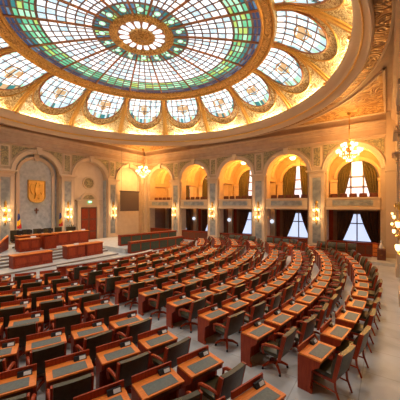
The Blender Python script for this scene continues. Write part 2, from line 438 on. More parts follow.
for i, c in enumerate(baysR):
    # inner arches on the cross walls and back wall
    archivolt(lambda u, d, z: TR(u, d-DEP, z), c, lgo, hw=1.62, zs=6.5, wd=.3, d=.12)
    mb = MB(TR)
    for s in (-1,1):
        mb.box(c+s*1.92-.3, c+s*1.92+.3, -DEP, -DEP+.25, 3.75, ZS-.6)
        mb.box(c+s*1.92-.36, c+s*1.92+.36, -DEP, -DEP+.33, ZS-.6, ZS-.35)
    mb.build('inner_pier', 'cornice', lgo)
    for dd in (-1.75, -2.9):
        archivolt(lambda u, d, z, dd=dd: TR(u, d+dd, z), c, lgo, hw=2.16, zs=ZS+.1, wd=.2, d=.22)
    mb = MB(TR); mb.box(c-1.5, c+1.5, -DEP, -DEP+.05, 3.8, 4.6); mb.build('sill_panel', 'marble_light', lgo)
    if i < 4:
        mb = MB(TR)
        mb.box(c+2.6-.62, c+2.6+.62, -DEP, -DEP+.06, .0, 3.5)
        for q in (-1, 1):
            for z0, z1 in ((.2,1.2),(1.35,3.3)): mb.box(c+2.6+q*.3-.24, c+2.6+q*.3+.24, -DEP+.06, -DEP+.09, z0, z1)
        mb.build('wall_panelling', 'wood', lgo)
        gl = empty('globe_lamp', TR(c+2.6, -DEP+.5, 2.25), 0, 'pale round globe lamp under the balconies, between %s and %s arch' % (bshort[i], bshort[i+1]), 'lamp', 'pale globe lamps under the balconies')
        mb = MB(); mb.lathe([(.0,-.22),(.13,-.18),(.21,-.06),(.21,.06),(.13,.18),(.0,.22)], (0,-.18), 16); mb.build('globe', 'globe', gl, smooth=True)
        mb = MB(); mb.box(-.04,.04,0,.12,-.06,.06); mb.tube([(0,.02,0),(0,-.05,0)], .03, 6); mb.build('bracket', 'brass', gl)
        gl.location = TR(c+2.6, -DEP+.55, 2.25)
    # upper window
    w = empty('window_%d' % (i+1), TR(c, -DEP+.02, 0), 0, kind='structure')
    def TW(u, d, z): return (u, -d, z)
    WH, WZ = 1.5, 6.5
    mb = MB(TW); mb.poly([(u, .02, z) for u, z in [(-WH, 4.75)]+arch_pts(0, WH, WZ, 14)+[(WH, 4.75)]]); mb.build('window_pane', 'pane', w)
    mb = MB(TW)
    for u in (-1.5,-.5,.5,1.5): mb.box(u-.07,u+.07,.0,.1,4.7,WZ+(1.4 if abs(u)<.6 else 0))
    for z in (4.7,5.65,6.6): mb.box(-WH,WH,0,.1,z-.07,z+.07)
    ap = arch_pts(0,WH,WZ,16)
    for k in range(16):
        (a,za),(b,zb) = ap[k],ap[k+1]
        mb.prism([(a,0,za),(b,0,zb),(b*1.08,0,WZ+(zb-WZ)*1.08),(a*1.08,0,WZ+(za-WZ)*1.08)], (0,.1,0))
    mb.build('window_frame', 'win_frame', w)
    # lower window
    w2 = empty('window_%d' % (i+11), TR(c, -DEP+.02, 0), 0, kind='structure')
    mb = MB(TW); mb.box(-1.3,1.3,.0,.03,.7,3.15); mb.build('window_pane', 'sheer', w2)
    mb = MB(TW)
    for u in (-1.3,0,1.3): mb.box(u-.05,u+.05,.0,.09,.65,3.2)
    for z in (.65,2.3,3.2): mb.box(-1.35,1.35,0,.09,z-.05,z+.05)
    mb.build('window_frame', 'win_frame', w2)
    # drapes
    def drape(sgn, outer, inner, z0, z1, dd, m, name, label, group):
        mb = MB(TR); n = 24; nj = 12; rows = []
        for j in range(nj+1):
            t = j/nj; z = z1+(z0-z1)*t
            uo, ui = outer(z), inner(t)
            ui = min(ui, uo-.02)
            rows.append([mb.v((c+sgn*(ui+(uo-ui)*k/n), -DEP+dd+.05*math.sin(k/n*PI*10), z)) for k in range(n+1)])
        for j in range(nj):
            for k in range(n): mb.f([rows[j][k], rows[j][k+1], rows[j+1][k+1], rows[j+1][k]])
        o = mb.build(name, m, None, smooth=True)
        md = o.modifiers.new('thick', 'SOLIDIFY'); md.thickness = .015
        return tag(o, label, 'curtain', group)
    for s, w_ in ((-1,'rostrum side'),(1,'back-wall side')):
        drape(s, lambda z: math.sqrt(max(.0004, 1.56**2-max(0, z-6.5)**2)), lambda t: (.42+.7*t**1.5 if i == 4 else .16+.3*t**1.5), 4.5, 7.99, .30, 'drape', 'window_drape',
              'olive drape on the %s of the balcony window, %s' % (w_, bnames[i]), 'olive drapes of the balcony windows')
        drape(s, lambda z: 1.6, lambda t: .22+.95*t**1.3, .6, 3.4, .28, 'drape_dark', 'ground_floor_drape',
              'brown drape, %s of ground floor window, %s' % (w_, bnames[i]), 'brown drapes under the balconies')
    # balcony
    b = empty('balcony', TR(c, 0, 3.55), 0, 'cream balcony with grey marble parapet panel in the %s' % bnames[i], 'balcony', 'balconies in the arcade')
    def TBc(u, d, z): return (u, -d, z-3.55)
    mb = MB(TBc); mb.box(-HW,HW,-1.0,.12,3.6,3.8); mb.box(-2.3,2.3,-DEP+.5,-1.26,3.6,3.8); mb.box(-2.3,2.3,-DEP+.01,-DEP+.5,3.6,3.8); mb.box(-HW,HW,-1.26,-1.0,3.6,3.8); mb.box(-HW+.01,HW-.01,.12,.24,3.68,3.82); mb.build('balcony_slab', 'cornice', b)
    mb = MB(TBc); mb.box(-HW,HW,-.16,.08,3.8,4.5); mb.build('parapet', 'cream', b)
    mb = MB(TBc); mb.box(-1.4,1.4,.08,.10,3.95,4.38); mb.build('parapet_panel', 'marble_light', b)
    mb = MB(TBc); mb.box(-HW,HW,-.22,.14,4.5,4.6); mb.build('parapet_cap', 'cornice', b)
    # low wooden parapet below, at floor level
    mb = MB(TR); mb.box(c-HW,c+HW,-.25,-.1,0,1.0); pw = mb.build('wooden_parapet', 'rostrum_wood')
    tag(pw, 'low red wooden parapet under the balcony, %s' % bnames[i], 'parapet', 'wooden parapets under the arcade')
    mb = MB(TR); mb.box(c-HW,c+HW,-.3,-.05,1.0,1.07); mb.build('parapet_rail', 'rostrum_wood', pw)
    mb = MB(TR)
    for k in range(4): mb.box(c-1.72+k*.88, c-.92+k*.88, -.1,-.08,.2,.88)
    mb.build('parapet_panel', 'wood_dark', pw)
    # lamp bowl under the vault
    la = empty('ceiling_lamp', TR(c, -2.0, ZS+.1+2.35), 0, 'glowing bowl lamp hanging from the vault in the %s' % bnames[i], 'lamp', 'bowl lamps in the balcony vaults')
    mb = MB(); mb.tube([(0,0,0),(0,0,-.55)], .025); mb.build('lamp_rod', 'brass', la)
    mb = MB(); mb.lathe([(.02,-.85),(.16,-.82),(.27,-.72),(.3,-.6),(.26,-.56),(.02,-.54)], n=20); mb.build('lamp_bowl', 'bowl', la, smooth=True)
    l = bpy.data.lights.new('balcony_light', 'POINT'); l.energy = 230; l.color = (1.,.42,.05); l.shadow_soft_size = .12
    lo = bpy.data.objects.new('balcony_light', l); col.objects.link(lo); lo.location = TR(c, -2.0, ZS+1.0)
    # balcony seats
    gname = 'dark wooden seats on the balconies'
    for k in range(5):
        u = c-1.4+k*.7
        ch = empty('balcony_chair', TR(u, -.75, 3.8), 0, 'dark wooden balcony seat, %s of five in the %s' % (ORD[k+1], bnames[i]), 'chair', gname)
        mb = MB(); mb.box(-.26,.26,-.05,.45,.40,.48,.02); mb.build('seat', 'leather', ch)
        mb = MB(); mb.box(-.26,.26,-.10,-.03,.48,1.15,.02); mb.build('backrest', 'wood_dark', ch)
        mb = MB()
        for sx in (-1,1):
            mb.box(sx*.25-.03,sx*.25+.03,-.10,.42,0,.06); mb.box(sx*.25-.03,sx*.25+.03,-.10,-.04,.06,1.05); mb.box(sx*.25-.03,sx*.25+.03,.36,.42,.06,.40)
        mb.build('frame', 'wood_dark', ch)

# wall monitor under the second balcony
mb = MB(); mb.box(9.05,9.75,15.6,15.68,2.55,3.1,.01); tvo = mb.build('wall_monitor', 'tv')
tag(tvo, 'dark blue lit monitor hanging under the second balcony', 'monitor')
mb = MB(); mb.box(9.38,9.42,15.62,15.66,3.1,3.6); mb.build('monitor_bracket', 'metal', tvo)

# ------------------------------------------------------------------ ceiling, ring mouldings
N = 96
mb = MB().use('rose')
R0 = 12.85
def sq(t):
    c, s = math.cos(t), math.sin(t)
    kx = ((BX-CX) if c > 0 else CX)/abs(c) if abs(c) > 1e-9 else 1e9
    ky = ((S-CY) if s > 0 else (S+CY))/abs(s) if abs(s) > 1e-9 else 1e9
    k = min(kx, ky); return (CX+c*k, CY+s*k, ZC)
angs = sorted(set([2*PI*k/N for k in range(N)]+[math.atan2(S-CY,BX-CX), math.atan2(S-CY,-CX), math.atan2(-S-CY,BX-CX)+2*PI, math.atan2(-S-CY,-CX)+2*PI]))
for k in range(len(angs)):
    t0, t1 = angs[k], angs[(k+1) % len(angs)]
    mb.poly([(CX+R0*math.cos(t0), CY+R0*math.sin(t0), ZC), (CX+R0*math.cos(t1), CY+R0*math.sin(t1), ZC), sq(t1), sq(t0)])
ceil = mb.build('ceiling'); tag(ceil, kind='structure')
def lathe_part(name, prof, m, parent, n=128, smooth=True):
    prof = [(r, z-.35 if z != ZC else z) for r, z in prof]
    mb = MB(); mb.lathe(prof, (CX, CY), n); return mb.build(name, m, parent, smooth=smooth)
lathe_part('ring_soffit', [(12.36,10.9),(12.9,10.9)], 'brown_band', ceil)
lathe_part('ring_outer_moulding', [(12.86,10.9),(12.88,10.87),(12.94,10.87),(12.97,10.9),(12.98,ZC)], 'cornice', ceil)
q = .06
lathe_part('ring_cornice', [(r-q, z) for r, z in [(12.44,10.92),(12.42,10.80),(12.34,10.76),(12.30,10.84),(12.24,10.98),(12.12,11.06),(12.08,11.10),(12.06,11.30),(11.98,11.40),(11.86,11.48),(11.80,11.58),(11.74,11.66),(11.72,11.78),(11.78,11.80),(11.84,11.72),(11.86,11.56),(12.16,11.56),(12.2,11.62)]], 'cornice', ceil)
lathe_part('ring_bead', [(r-q, z) for r, z in [(12.12,11.09),(12.06,11.05),(12.02,11.12),(12.06,11.18)]], 'gold', ceil)
# corner relief panels
for sx in (-1, 1):
    for sy in (-1, 1):
        hx = (CX if sx < 0 else BX-CX)-.75; hy = (S-CY if sy > 0 else S+CY)-.75; rr = 13.5
        if rr*rr-hy*hy <= 0: continue
        t0 = math.acos(min(.999, hx/rr)); t1 = math.asin(min(.999, hy/rr))
        arc = [(CX+sx*rr*math.cos(t0+(t1-t0)*k/14), CY+sy*rr*math.sin(t0+(t1-t0)*k/14), ZC-.03) for k in range(15)]
        corner = (CX+sx*hx, CY+sy*hy, ZC-.03)
        mb = MB(); vs = [mb.v(p) for p in arc]; vc = mb.v(corner)
        for k in range(14): mb.f([vs[k], vs[k+1], vc])
        mb.build('ceiling_relief', 'spandrel', ceil)
        mb = MB(); mb.tube(arc+[corner], .09, 6, closed=True); mb.build('ceiling_relief_frame', 'cornice', ceil)

# ------------------------------------------------------------------ the stained-glass skylight
sk = empty('stained_glass_skylight', (CX+.32, CY+.35, 14.5), 0, 'huge round stained glass skylight with green and blue rim and gilded medallion', 'skylight')
def TK(x, y, z): return (x*.957, y*.957, z-14.5)
def zd(r): return 14.5-.52*(r/7.5)**2
def gp(r, t, dz=0): return (r*math.cos(t), r*math.sin(t), zd(r)+dz)
OFF = PI/16
rings = [2.0, 2.45, 2.95]+[2.95+.49*k for k in range(1, 7)]+[6.17, 6.45, 6.75, 7.05, 7.3, 7.52]
NCOL = 4
for sct in range(16):
    t0 = OFF+sct*PI/8
    mb = MB(TK)
    for i in range(len(rings)-1):
        r0, r1 = rings[i], rings[i+1]; rm = (r0+r1)/2
        for k in range(NCOL):
            a, b = t0+k*PI/8/NCOL, t0+(k+1)*PI/8/NCOL
            if rm < 2.95:
                m = random.choice(['g_teal','g_teal','g_blue_b','g_green']) if k in (0,3) else random.choice(['g_green_b','g_teal','g_lime'] if sct % 2 else ['g_teal','g_blue_b','g_green_b'])
            elif rm < 5.9: m = random.choice(['g_white','g_white','g_white_b','g_white','g_pale'])
            elif rm < 7.05: m = random.choice(['g_green','g_green_b','g_green','g_green_b','g_lime'] if rm < 6.9 else ['g_green','g_teal'])
            else: m = random.choice(['g_blue','g_blue_b','g_blue'])
            mb.use(m)
            mb.poly([gp(r0,a), gp(r0,b), gp(r1,b), gp(r1,a)])
    gs = mb.build('glass_sector', None, sk)
    ld = MB(TK)
    w = .042
    for i in range(1, len(rings)-1):
        r = rings[i]; ww = w*1.7 if abs(r-2.95)<.01 or abs(r-5.89)<.02 or abs(r-7.05)<.01 else w
        for k in range(NCOL):
            a, b = t0+k*PI/8/NCOL, t0+(k+1)*PI/8/NCOL
            ld.prism([gp(r-ww,a,-.03), gp(r-ww,b,-.03), gp(r+ww,b,-.03), gp(r+ww,a,-.03)], (0,0,.02))
    for k in range(1, NCOL):
        a = t0+k*PI/8/NCOL
        pts = [2.0,3.5,5.,6.4,7.52]
        for q in range(4):
            r0, r1 = pts[q], pts[q+1]
            n = Vector((-math.sin(a), math.cos(a), 0))*w
            A, B = Vector(gp(r0,a,-.03)), Vector(gp(r1,a,-.03))
            ld.prism([tuple(A-n), tuple(A+n), tuple(B+n), tuple(B-n)], (0,0,.02))
    ld.build('leading', 'lead', gs, weld=False)
    # rosette roundel near the medallion
    tm = t0+PI/16
    if True:
        rt = MB(TK); ctr = Vector(gp(2.48, tm, -.05)); n = 14
        for r0, r1, m in ((0,.07,'g_white'),(.07,.19,'g_green_b'),(.19,.25,'lead')):
            rt.use(m)
            for k in range(n):
                p0, p1 = 2*PI*k/n, 2*PI*(k+1)/n
                P = lambda r, t: tuple(ctr+Vector((r*math.cos(t), r*math.sin(t), 0)))
                if r0 == 0: rt.poly([tuple(ctr), P(r1,p0), P(r1,p1)])
                else: rt.poly([P(r0,p0), P(r1,p0), P(r1,p1), P(r0,p1)])
        rt.build('rosette', None, gs)
    rb = MB(TK); pts = [gp(r, t0, -.06) for r in (2.0,3.2,4.3,5.4,6.5,7.5)]
    rb.tube(pts, .07, 6); rb.build('rib', 'rib', sk)
def sk_lathe(name, prof, m, n=96):
    mb = MB(TK); mb.lathe(prof, (0,0), n); return mb.build(name, m, sk, smooth=True)
sk_lathe('gilded_ring', [(7.48,14.02),(7.5,13.9),(7.56,13.84),(7.66,13.84),(7.7,13.88),(7.72,13.82),(8.1,13.72),(8.12,13.78),(8.16,13.7),(8.26,13.66),(8.34,13.74),(8.38,13.92)], 'gold_band', 128)
sk_lathe('gilded_ring_bead', [(8.14,13.72),(8.18,13.63),(8.27,13.60),(8.34,13.68),(8.36,13.8)], 'gold', 128)
sk_lathe('gilded_inner_bead', [(7.5,13.92),(7.52,13.82),(7.60,13.79),(7.68,13.84),(7.68,13.92)], 'gold', 128)
sk_lathe('medallion_ring', [(2.06,14.48),(2.04,14.36),(1.92,14.32),(1.68,14.30),(1.56,14.34),(1.5,14.46)], 'gold_band')
sk_lathe('medallion_core', [(.82,14.5),(.8,14.34),(.62,14.28),(.45,14.34),(.4,14.3),(.25,14.2),(.02,14.16)], 'gold_band')
mb = MB(TK); mb.lathe([(.74,14.47),(1.52,14.45)], (0,0), 64); mb.build('medallion_field', 'rib', sk)
for k in range(16):
    t = 2*PI*(k+.5)/16
    mb = MB(TK); e = Vector((math.cos(t), math.sin(t), 0)); n = Vector((-math.sin(t), math.cos(t), 0)); c = e*1.15+Vector((0,0,14.42))
    pts = [tuple(c+e*(.32*math.copysign(abs(math.cos(q))**.6,math.cos(q)))+n*((.155+.04*math.cos(q))*math.copysign(abs(math.sin(q))**.7,math.sin(q)))) for q in [2*PI*j/16 for j in range(16)]]
    mb.prism(pts, (0,0,.02)); mb.build('medallion_petal', 'g_white', sk)

# coved ring with 16 lunettes
rG, zG, rB, zB = 8.36, 13.86, 12.64, 11.25
def cove(s): return (rG+(rB-rG)*s, zB+(zG-zB)*(1-s**1.55))
def cp_(s, t, out=0.):
    r, z = cove(s); r2, z2 = cove(min(1, s+.01)) if s < .99 else cove(s); 
    r1, z1 = cove(max(0, s-.01)); dr, dz = r2-r1, z2-z1; L = math.hypot(dr, dz)
    nr, nz = dz/L, -dr/L      # towards the room (inward and down)
    return ((r+nr*out)*math.cos(t)-.33*s, (r+nr*out)*math.sin(t)-.36*s, z+nz*out)
for k in range(16):
    tc = k*PI/8
    mb = MB(TK); ns, nt_ = 12, 10; hwid = PI/16
    g = [[mb.v(cp_(i/ns, tc-hwid+2*hwid*j/nt_)) for j in range(nt_+1)] for i in range(ns+1)]
    for i in range(ns):
        for j in range(nt_): mb.f([g[i][j], g[i][j+1], g[i+1][j+1], g[i+1][j]])
    cpn = mb.build('cove_panel', 'gold_orn', sk, smooth=True)
    # lunette glass
    UW = .86
    def bound(u): return .24+.46*math.sqrt(max(0, 1-(u)**2))
    mb = MB(TK); nu, nv = 18, 7
    P = lambda u, v, out: cp_(.015+v*(bound(u)-.015), tc+u*UW*hwid, out)
    g = [[mb.v(P(-1+2*j/nu, i/nv, .03)) for j in range(nu+1)] for i in range(nv+1)]
    for i in range(nv):
        for j in range(nu):
            um = -1+2*(j+.5)/nu; vm = (i+.5)/nv*(bound(um))
            d = math.hypot(um*.9, (vm-.36)*3.2)
            edge = max(abs(um), vm/bound(um)) > .9
            m = random.choice(['g_amber','g_amber','g_pale']) if d < .30 else ('g_pale' if random.random() < .3 else (random.choice(['g_green_b','g_teal','g_amber','g_pale']) if edge else random.choice(['g_white','g_white_b'])))
            mb.use(m); mb.f([g[i][j], g[i][j+1], g[i+1][j+1], g[i+1][j]])
    lun = mb.build('lunette_glass', None, cpn, smooth=True)
    mb = MB(TK)
    for j in (3,6,9,12,15):
        u = -1+2*j/nu
        mb.tube([P(u, q/6, .045) for q in range(7)], .040, 4, cap=False)
    for v0 in (.14,.28,.42,.54):
        us = [q/14*2-1 for q in range(15)]
        pts = [cp_(v0, tc+u*UW*hwid, .045) for u in us if bound(u) > v0]
        if len(pts) > 2: mb.tube(pts, .040, 4, cap=False)
    mb.build('leading', 'lead', lun)
    mb = MB(TK)
    edge = [P(-1, q/5, .04) for q in range(5)]+[P(-1+2*q/24, 1, .04) for q in range(25)]+[P(1, 1-q/5, .04) for q in range(1,6)]
    mb.tube(edge, .055, 6); mb.build('lunette_border', 'g_teal' if False else 'rib', cpn)
    mb = MB(TK); ro = [cp_(.36+.10*math.sin(q*2*PI/14), tc+.17*math.cos(q*2*PI/14)*hwid*1.7, .05) for q in range(14)]
    mb.tube(ro, .035, 5, closed=True); mb.build('lunette_rosette', 'gold', lun)
    # gilded moulding that follows the lunette further down
    mb = MB(TK)
    pts = [cp_(min(.94, bound(-1+2*q/24)+.13), tc+(-1+2*q/24)*.93*hwid, .02) for q in range(25)]
    mb.tube(pts, .05, 6); mb.build('cove_moulding', 'gold', cpn)
    # rib between panels
    t0 = tc+hwid
    rb = MB(TK); rows = []
    for i in range(13):
        s = i/12; wd = .010+.0035*s
        ring = []
        for (q, o) in ((-1.5,0),(-1.4,.07),(-.6,.09),(-.45,.16),(.45,.16),(.6,.09),(1.4,.07),(1.5,0)):
            ring.append(rb.v(cp_(s, t0+q*wd, o)))
        rows.append(ring)
    for i in range(12):
        for j in range(7): rb.f([rows[i][j], rows[i][j+1], rows[i+1][j+1], rows[i+1][j]])
    rb.f(rows[0]); rb.f(rows[-1][::-1])
    rb.build('cove_rib', 'gold', sk)
    # cove lighting in the gutter behind the cornice lip
    l = bpy.data.lights.new('cove_light', 'AREA'); l.shape = 'RECTANGLE'; l.size = .08; l.size_y = 3.4; l.energy = 75; l.color = (1.,.80,.48)
    lo = bpy.data.objects.new('cove_light', l); col.objects.link(lo)
    lo.location = (CX+11.92*math.cos(tc), CY+11.92*math.sin(tc), 11.27)
    d = Vector((-math.cos(tc)*.75, -math.sin(tc)*.75, 1)).normalized(); ya = Vector((-math.sin(tc), math.cos(tc), 0)); za = -d; xa = ya.cross(za)
    lo.rotation_euler = Matrix((xa, ya, za)).transposed().to_euler()

# ------------------------------------------------------------------ fill spotlights added on the dome cornice to brighten floor and seats
for k in range(16):
    t = (k+.5)*PI/8
    x, y = CX+11.56*math.cos(t), CY+11.56*math.sin(t)
    r = empty('added_cornice_spot', (x, y, 11.35), t, 'tiny added brass fill spotlight under a gilded rib on the dome cornice', 'spotlight', 'added fill spotlights on the dome cornice')
    mb = MB(); mb.lathe([(.05,-.12),(.06,.0),(.03,.05),(.0,.06)], n=12); mb.lathe([(.05,-.12),(.045,-.12),(.04,-.02),(0,-.01)], n=12); mb.build('housing', 'gold', r)
    mb = MB(); mb.box(.02,.12,-.015,.015,-.02,.02); mb.build('bracket', 'gold', r)
    l = bpy.data.lights.new('fill_spot', 'SPOT'); l.energy = 270; l.color = (1.,.94,.86); l.spot_size = 2.0; l.spot_blend = .7; l.shadow_soft_size = .035
    lo = bpy.data.objects.new('fill_spot', l); col.objects.link(lo); lo.location = (x, y, 11.25)
    d = Vector((-math.cos(t)*.55, -math.sin(t)*.55, -1)); lo.rotation_euler = d.to_track_quat('-Z', 'Y').to_euler()

# ------------------------------------------------------------------ sconces
def sconce(T, u, label, grp, power=15):
    t = Vector(T(u, .2, 3.2)); dx = Vector(T(u, 1.2, 3.2))-t
    rz = math.atan2(dx.y, dx.x)-PI/2+PI     # local -y out of the wall
    r = empty('wall_sconce', t, rz, label, 'sconce', grp)
    mb = MB(); mb.box(-.09,.09,-.05,0.02,-.55,.75,.015)
    mb.tube([(0,-.03,.75),(0,-.06,1.0),(0,-.03,1.18)], [.07,.10,.02], 8); mb.tube([(0,-.03,-.55),(0,-.05,-.72),(0,-.03,-.85)], [.07,.06,.015], 8); mb.build('backplate', 'brass', r)
    for z in (.32,-.42):
        for s in (-1,1):
            mb = MB(); pts = [(0,-.04,z-.12),(s*.06,-.16,z-.2),(s*.15,-.25,z-.16),(s*.19,-.27,z-.04)]
            mb.tube(pts, [.025,.022,.02,.02], 6); a = mb.build('arm', 'brass', r)
            mb = MB(); mb.lathe([(.02,z-.04),(.05,z-.03),(.075,z+.04),(.08,z+.11),(.06,z+.13),(.02,z+.11)], (s*.19,-.27), 12); mb.build('lamp_cup', 'bulb', a, smooth=True)
    for z in (.42,-.32):
        l = bpy.data.lights.new('sconce_light', 'POINT'); l.energy = power; l.color = (1.,.60,.25); l.shadow_soft_size = .06
        lo = bpy.data.objects.new('sconce_light', l); col.objects.link(lo); lo.location = T(u, .2+.40, 3.2+z)
    return r
SG = 'gilded wall sconces on the pillars'
for u, d in ((-2.6,'near the flag, to the gold crest’s window-less side'),(2.6,'between the crest niche and the dark door'),(7.8,'between the dark door and the hanging screen')):
    sconce(TL, u, {-2.6:'gilded lit sconce on the pillar before the crest niche',2.6:'gilded lit sconce on the pillar between crest niche and dark door',7.8:'gilded lit sconce on the pillar between dark door and hanging screen'}[u], SG)
for i, u in enumerate((5.2,10.4,15.6,20.8)):
    sconce(TR, u, 'gilded lit sconce on the pillar between the %s and %s balcony arches' % (bshort[i], bshort[i+1]), SG)
for u, nm in ((-2.6,'nearest the viewer'),(2.6,'second along'),(7.8,'closest to the corner step')):
    sconce(TB, u, 'gilded lit sconce on the back wall beside the aisle, %s' % nm, SG, power=9).scale = (.72,.72,.8)

# ------------------------------------------------------------------ chandeliers
def chandelier(x, y, zc, label, power):
    r = empty('chandelier', (x, y, zc), 0, label, 'chandelier', 'crystal chandeliers in the corners')
    mb = MB(); mb.tube([(0,0,ZC-zc),(0,0,.5)], .03, 8); mb.lathe([(.0,ZC-zc),(.16,ZC-zc-.02),(.1,ZC-zc-.18),(.0,ZC-zc-.24)], n=12); mb.build('rod', 'brass', r)
    mb = MB(); mb.lathe([(0,.75),(.08,.7),(.05,.55),(.16,.4),(.08,.2),(.2,0),(.12,-.2),(.18,-.4),(.06,-.6),(0,-.72)], n=16); mb.build('stem', 'brass', r, smooth=True)
    for n, rad, z in ((10,.78,-.12),(6,.46,.32)):
        for k in range(n):
            t = 2*PI*k/n; c, s = math.cos(t), math.sin(t)
            mb = MB(); mb.tube([(c*.1,s*.1,z-.15),(c*rad*.5,s*rad*.5,z-.27),(c*rad*.9,s*rad*.9,z-.2),(c*rad,s*rad,z-.03)], [.022,.02,.018,.02], 6); a = mb.build('arm', 'brass', r)
            mb = MB(); mb.lathe([(.01,z-.04),(.07,z-.02),(.10,z+.06),(.11,z+.17),(.06,z+.2),(.01,z+.18)], (c*rad,s*rad), 10); mb.build('lamp_cup', 'bulb_white', a, smooth=True)
    mb = MB()
    for n, rad, z in ((24,.62,-.32),(16,.38,-.52),(10,.18,-.72)):
        for k in range(n):
            t = 2*PI*k/n; mb.lathe([(0,z+.07),(.03,z),(0,z-.09)], (rad*math.cos(t), rad*math.sin(t)), 5)
    tag(mb.build('crystal_fringe', 'bulb_white', r), kind='stuff')
    for dz in (-.95, .95):
        l = bpy.data.lights.new('chandelier_light', 'POINT'); l.energy = power; l.color = (1.,.53,.15); l.shadow_soft_size = .1
        lo = bpy.data.objects.new('chandelier_light', l); col.objects.link(lo); lo.location = (x, y, zc+dz)
chandelier(1.75, 10.9, 8.1, 'lit crystal chandelier in the far corner above the hanging screen', 170)
chandelier(23.4, 11.0, 8.0, 'lit crystal chandelier in front of the widest balcony arch', 170)

# ------------------------------------------------------------------ rostrum
def panel_desk(name, x0, x1, y0, y1, z0, z1, npan, label, cat, m='rostrum_wood', pm='wood', group=None, top_over=.06):
    cx, cy = (x0+x1)/2, (y0+y1)/2
    r = empty(name, (cx, cy, z0), 0, label, cat, group)
    X0, X1, Y0, Y1, H = x0-cx, x1-cx, y0-cy, y1-cy, z1-z0
    mb = MB(); mb.box(X1-.08, X1, Y0, Y1, 0, H-.05); mb.box(X1, X1+.03, Y0, Y1, 0, .12); mb.build('front_panel', m, r)
    for s, y in ((0,Y0),(1,Y1-.06)):
        mb = MB(); mb.box(X0, X1-.08, y, y+.06, 0, H-.05); mb.build('side_panel', m, r)
    mb = MB(); mb.box(X0-.02, X1+top_over, Y0-.04, Y1+.04, H-.05, H, .01); mb.build('desktop', 'wood_top', r)
    w = (Y1-Y0)/npan
    for k in range(npan):
        mb = MB(); mb.box(X1, X1+.025, Y0+k*w+.1, Y0+(k+1)*w-.1, .22, H-.2, .008); mb.build('inset_panel', pm, r)
    return r
panel_desk('presidium_desk', 3.3, 4.0, -3.05, 2.4, .72, 1.76, 6, 'long raised mahogany presidium desk below the marble crest niche', 'desk')
panel_desk('clerks_desk', 6.6, 7.25, -4.55, -2.25, .12, .92, 3, 'low mahogany clerks desk in front of the raised speaker desk', 'desk')
panel_desk('ministers_desk', 6.4, 7.05, -1.15, .25, .12, 1.06, 2, 'mahogany front desk standing nearer the clerks desk, below the rostrum', 'desk', group='mahogany front desks')
panel_desk('ministers_desk', 6.4, 7.05, .35, 1.75, .12, 1.06, 2, 'mahogany front desk standing nearer the door, below the rostrum', 'desk', group='mahogany front desks')
panel_desk('speaker_desk', 4.35, 4.95, -3.35, -2.05, .72, 1.62, 2, 'tall mahogany block before the long desk, beside the steps', 'desk')
# lectern
r = empty('lectern', (4.9, -1.35, .72), 0, 'mahogany speaker lectern with white papers on its slanted top', 'lectern')
mb = MB(); mb.box(-.22,.22,-.42,.42,0,.95,.01); mb.build('body', 'rostrum_wood', r)
mb = MB(); mb.prism([(-.32,-.5,.95),(.3,-.5,1.08),(.3,-.5,1.13),(-.32,-.5,1.0)], (0,1.0,0)); mb.build('slanted_top', 'wood_top', r)
mb = MB(); mb.prism([(-.22,-.2,1.025),(.1,-.2,1.092),(.1,-.2,1.10),(-.22,-.2,1.033)], (0,.42,0)); mb.build('papers', 'white', r)
mb = MB(); mb.tube([(.26,.0,1.1),(.2,0,1.35),(.05,0,1.45)], [.012,.01,.016], 6); mb.build('microphone', 'black', r)
# curved stair rail by the rostrum
mb = MB(); pts = []
for k in range(9):
    t = k/8; pts.append((5.2-2.3*t, -4.75+1.45*t**1.3, 1.0+.7*t))
mb2 = MB()
for k in range(8):
    a, b = pts[k], pts[k+1]
    mb2.prism([(a[0],a[1],a[2]-.9),(b[0],b[1],b[2]-.9),b,a], (-.06,-.1,0))
sr = mb2.build('stair_balustrade', 'rostrum_wood'); tag(sr, 'solid red wooden balustrade rising along the rostrum steps beside the flag', 'balustrade')
mb.tube([(x, y-.06, z+.03) for x, y, z in pts], .07, 6); mb.build('handrail', 'wood_top', sr)
# presidium chairs, monitors
for k, y in enumerate((-2.7,-1.9,-1.1,-.3,.6,1.6)):
    r = empty('presidium_chair', (2.6, y, .72), 0, 'dark high-backed chair behind the presidium desk, %s from the steps' % ORD[k+1], 'chair', 'high-backed presidium chairs')
    mb = MB(); mb.box(-.26,.28,-.28,.28,.42,.52,.03); mb.build('seat', 'leather', r)
    mb = MB(); mb.box(-.34,-.24,-.3,.3,.5,1.35,.04); mb.build('backrest', 'leather', r)
    for s in (-1,1):
        mb = MB(); mb.box(-.24,.22,s*.3-.03,s*.3+.03,.66,.71,.01); mb.box(.16,.21,s*.3-.03,s*.3+.03,.46,.66); mb.build('armrest', 'wood_dark', r)
    mb = MB(); mb.tube([(0,0,.1),(0,0,.42)], .04, 8)
    for q in range(5):
        t = 2*PI*q/5; mb.tube([(0,0,.12),(.28*math.cos(t),.28*math.sin(t),.05)], .03, 6)
    mb.build('pedestal', 'metal', r)
for k, (y, w) in enumerate(((-2.8,.42),(-2.15,.36),(-1.4,.5),(-.65,.4),(1.3,.36))):
    r = empty('desk_monitor', (3.55, y, 1.76), .15*(k % 3-1), 'small black monitor on the presidium desk, %s from the steps' % ORD[k+1], 'monitor', 'monitors on the presidium desk')
    mb = MB(); mb.box(-.02,.02,-w/2,w/2,.06,.36,.01); mb.build('casing', 'black', r)
    mb = MB(); mb.box(-.026,-.02,-w/2+.03,w/2-.03,.09,.33); mb.build('display', 'display', r)
    mb = MB(); mb.box(-.1,.08,-.12,.12,0,.015); mb.box(-.02,.02,-.03,.03,.015,.08); mb.build('stand', 'black', r)
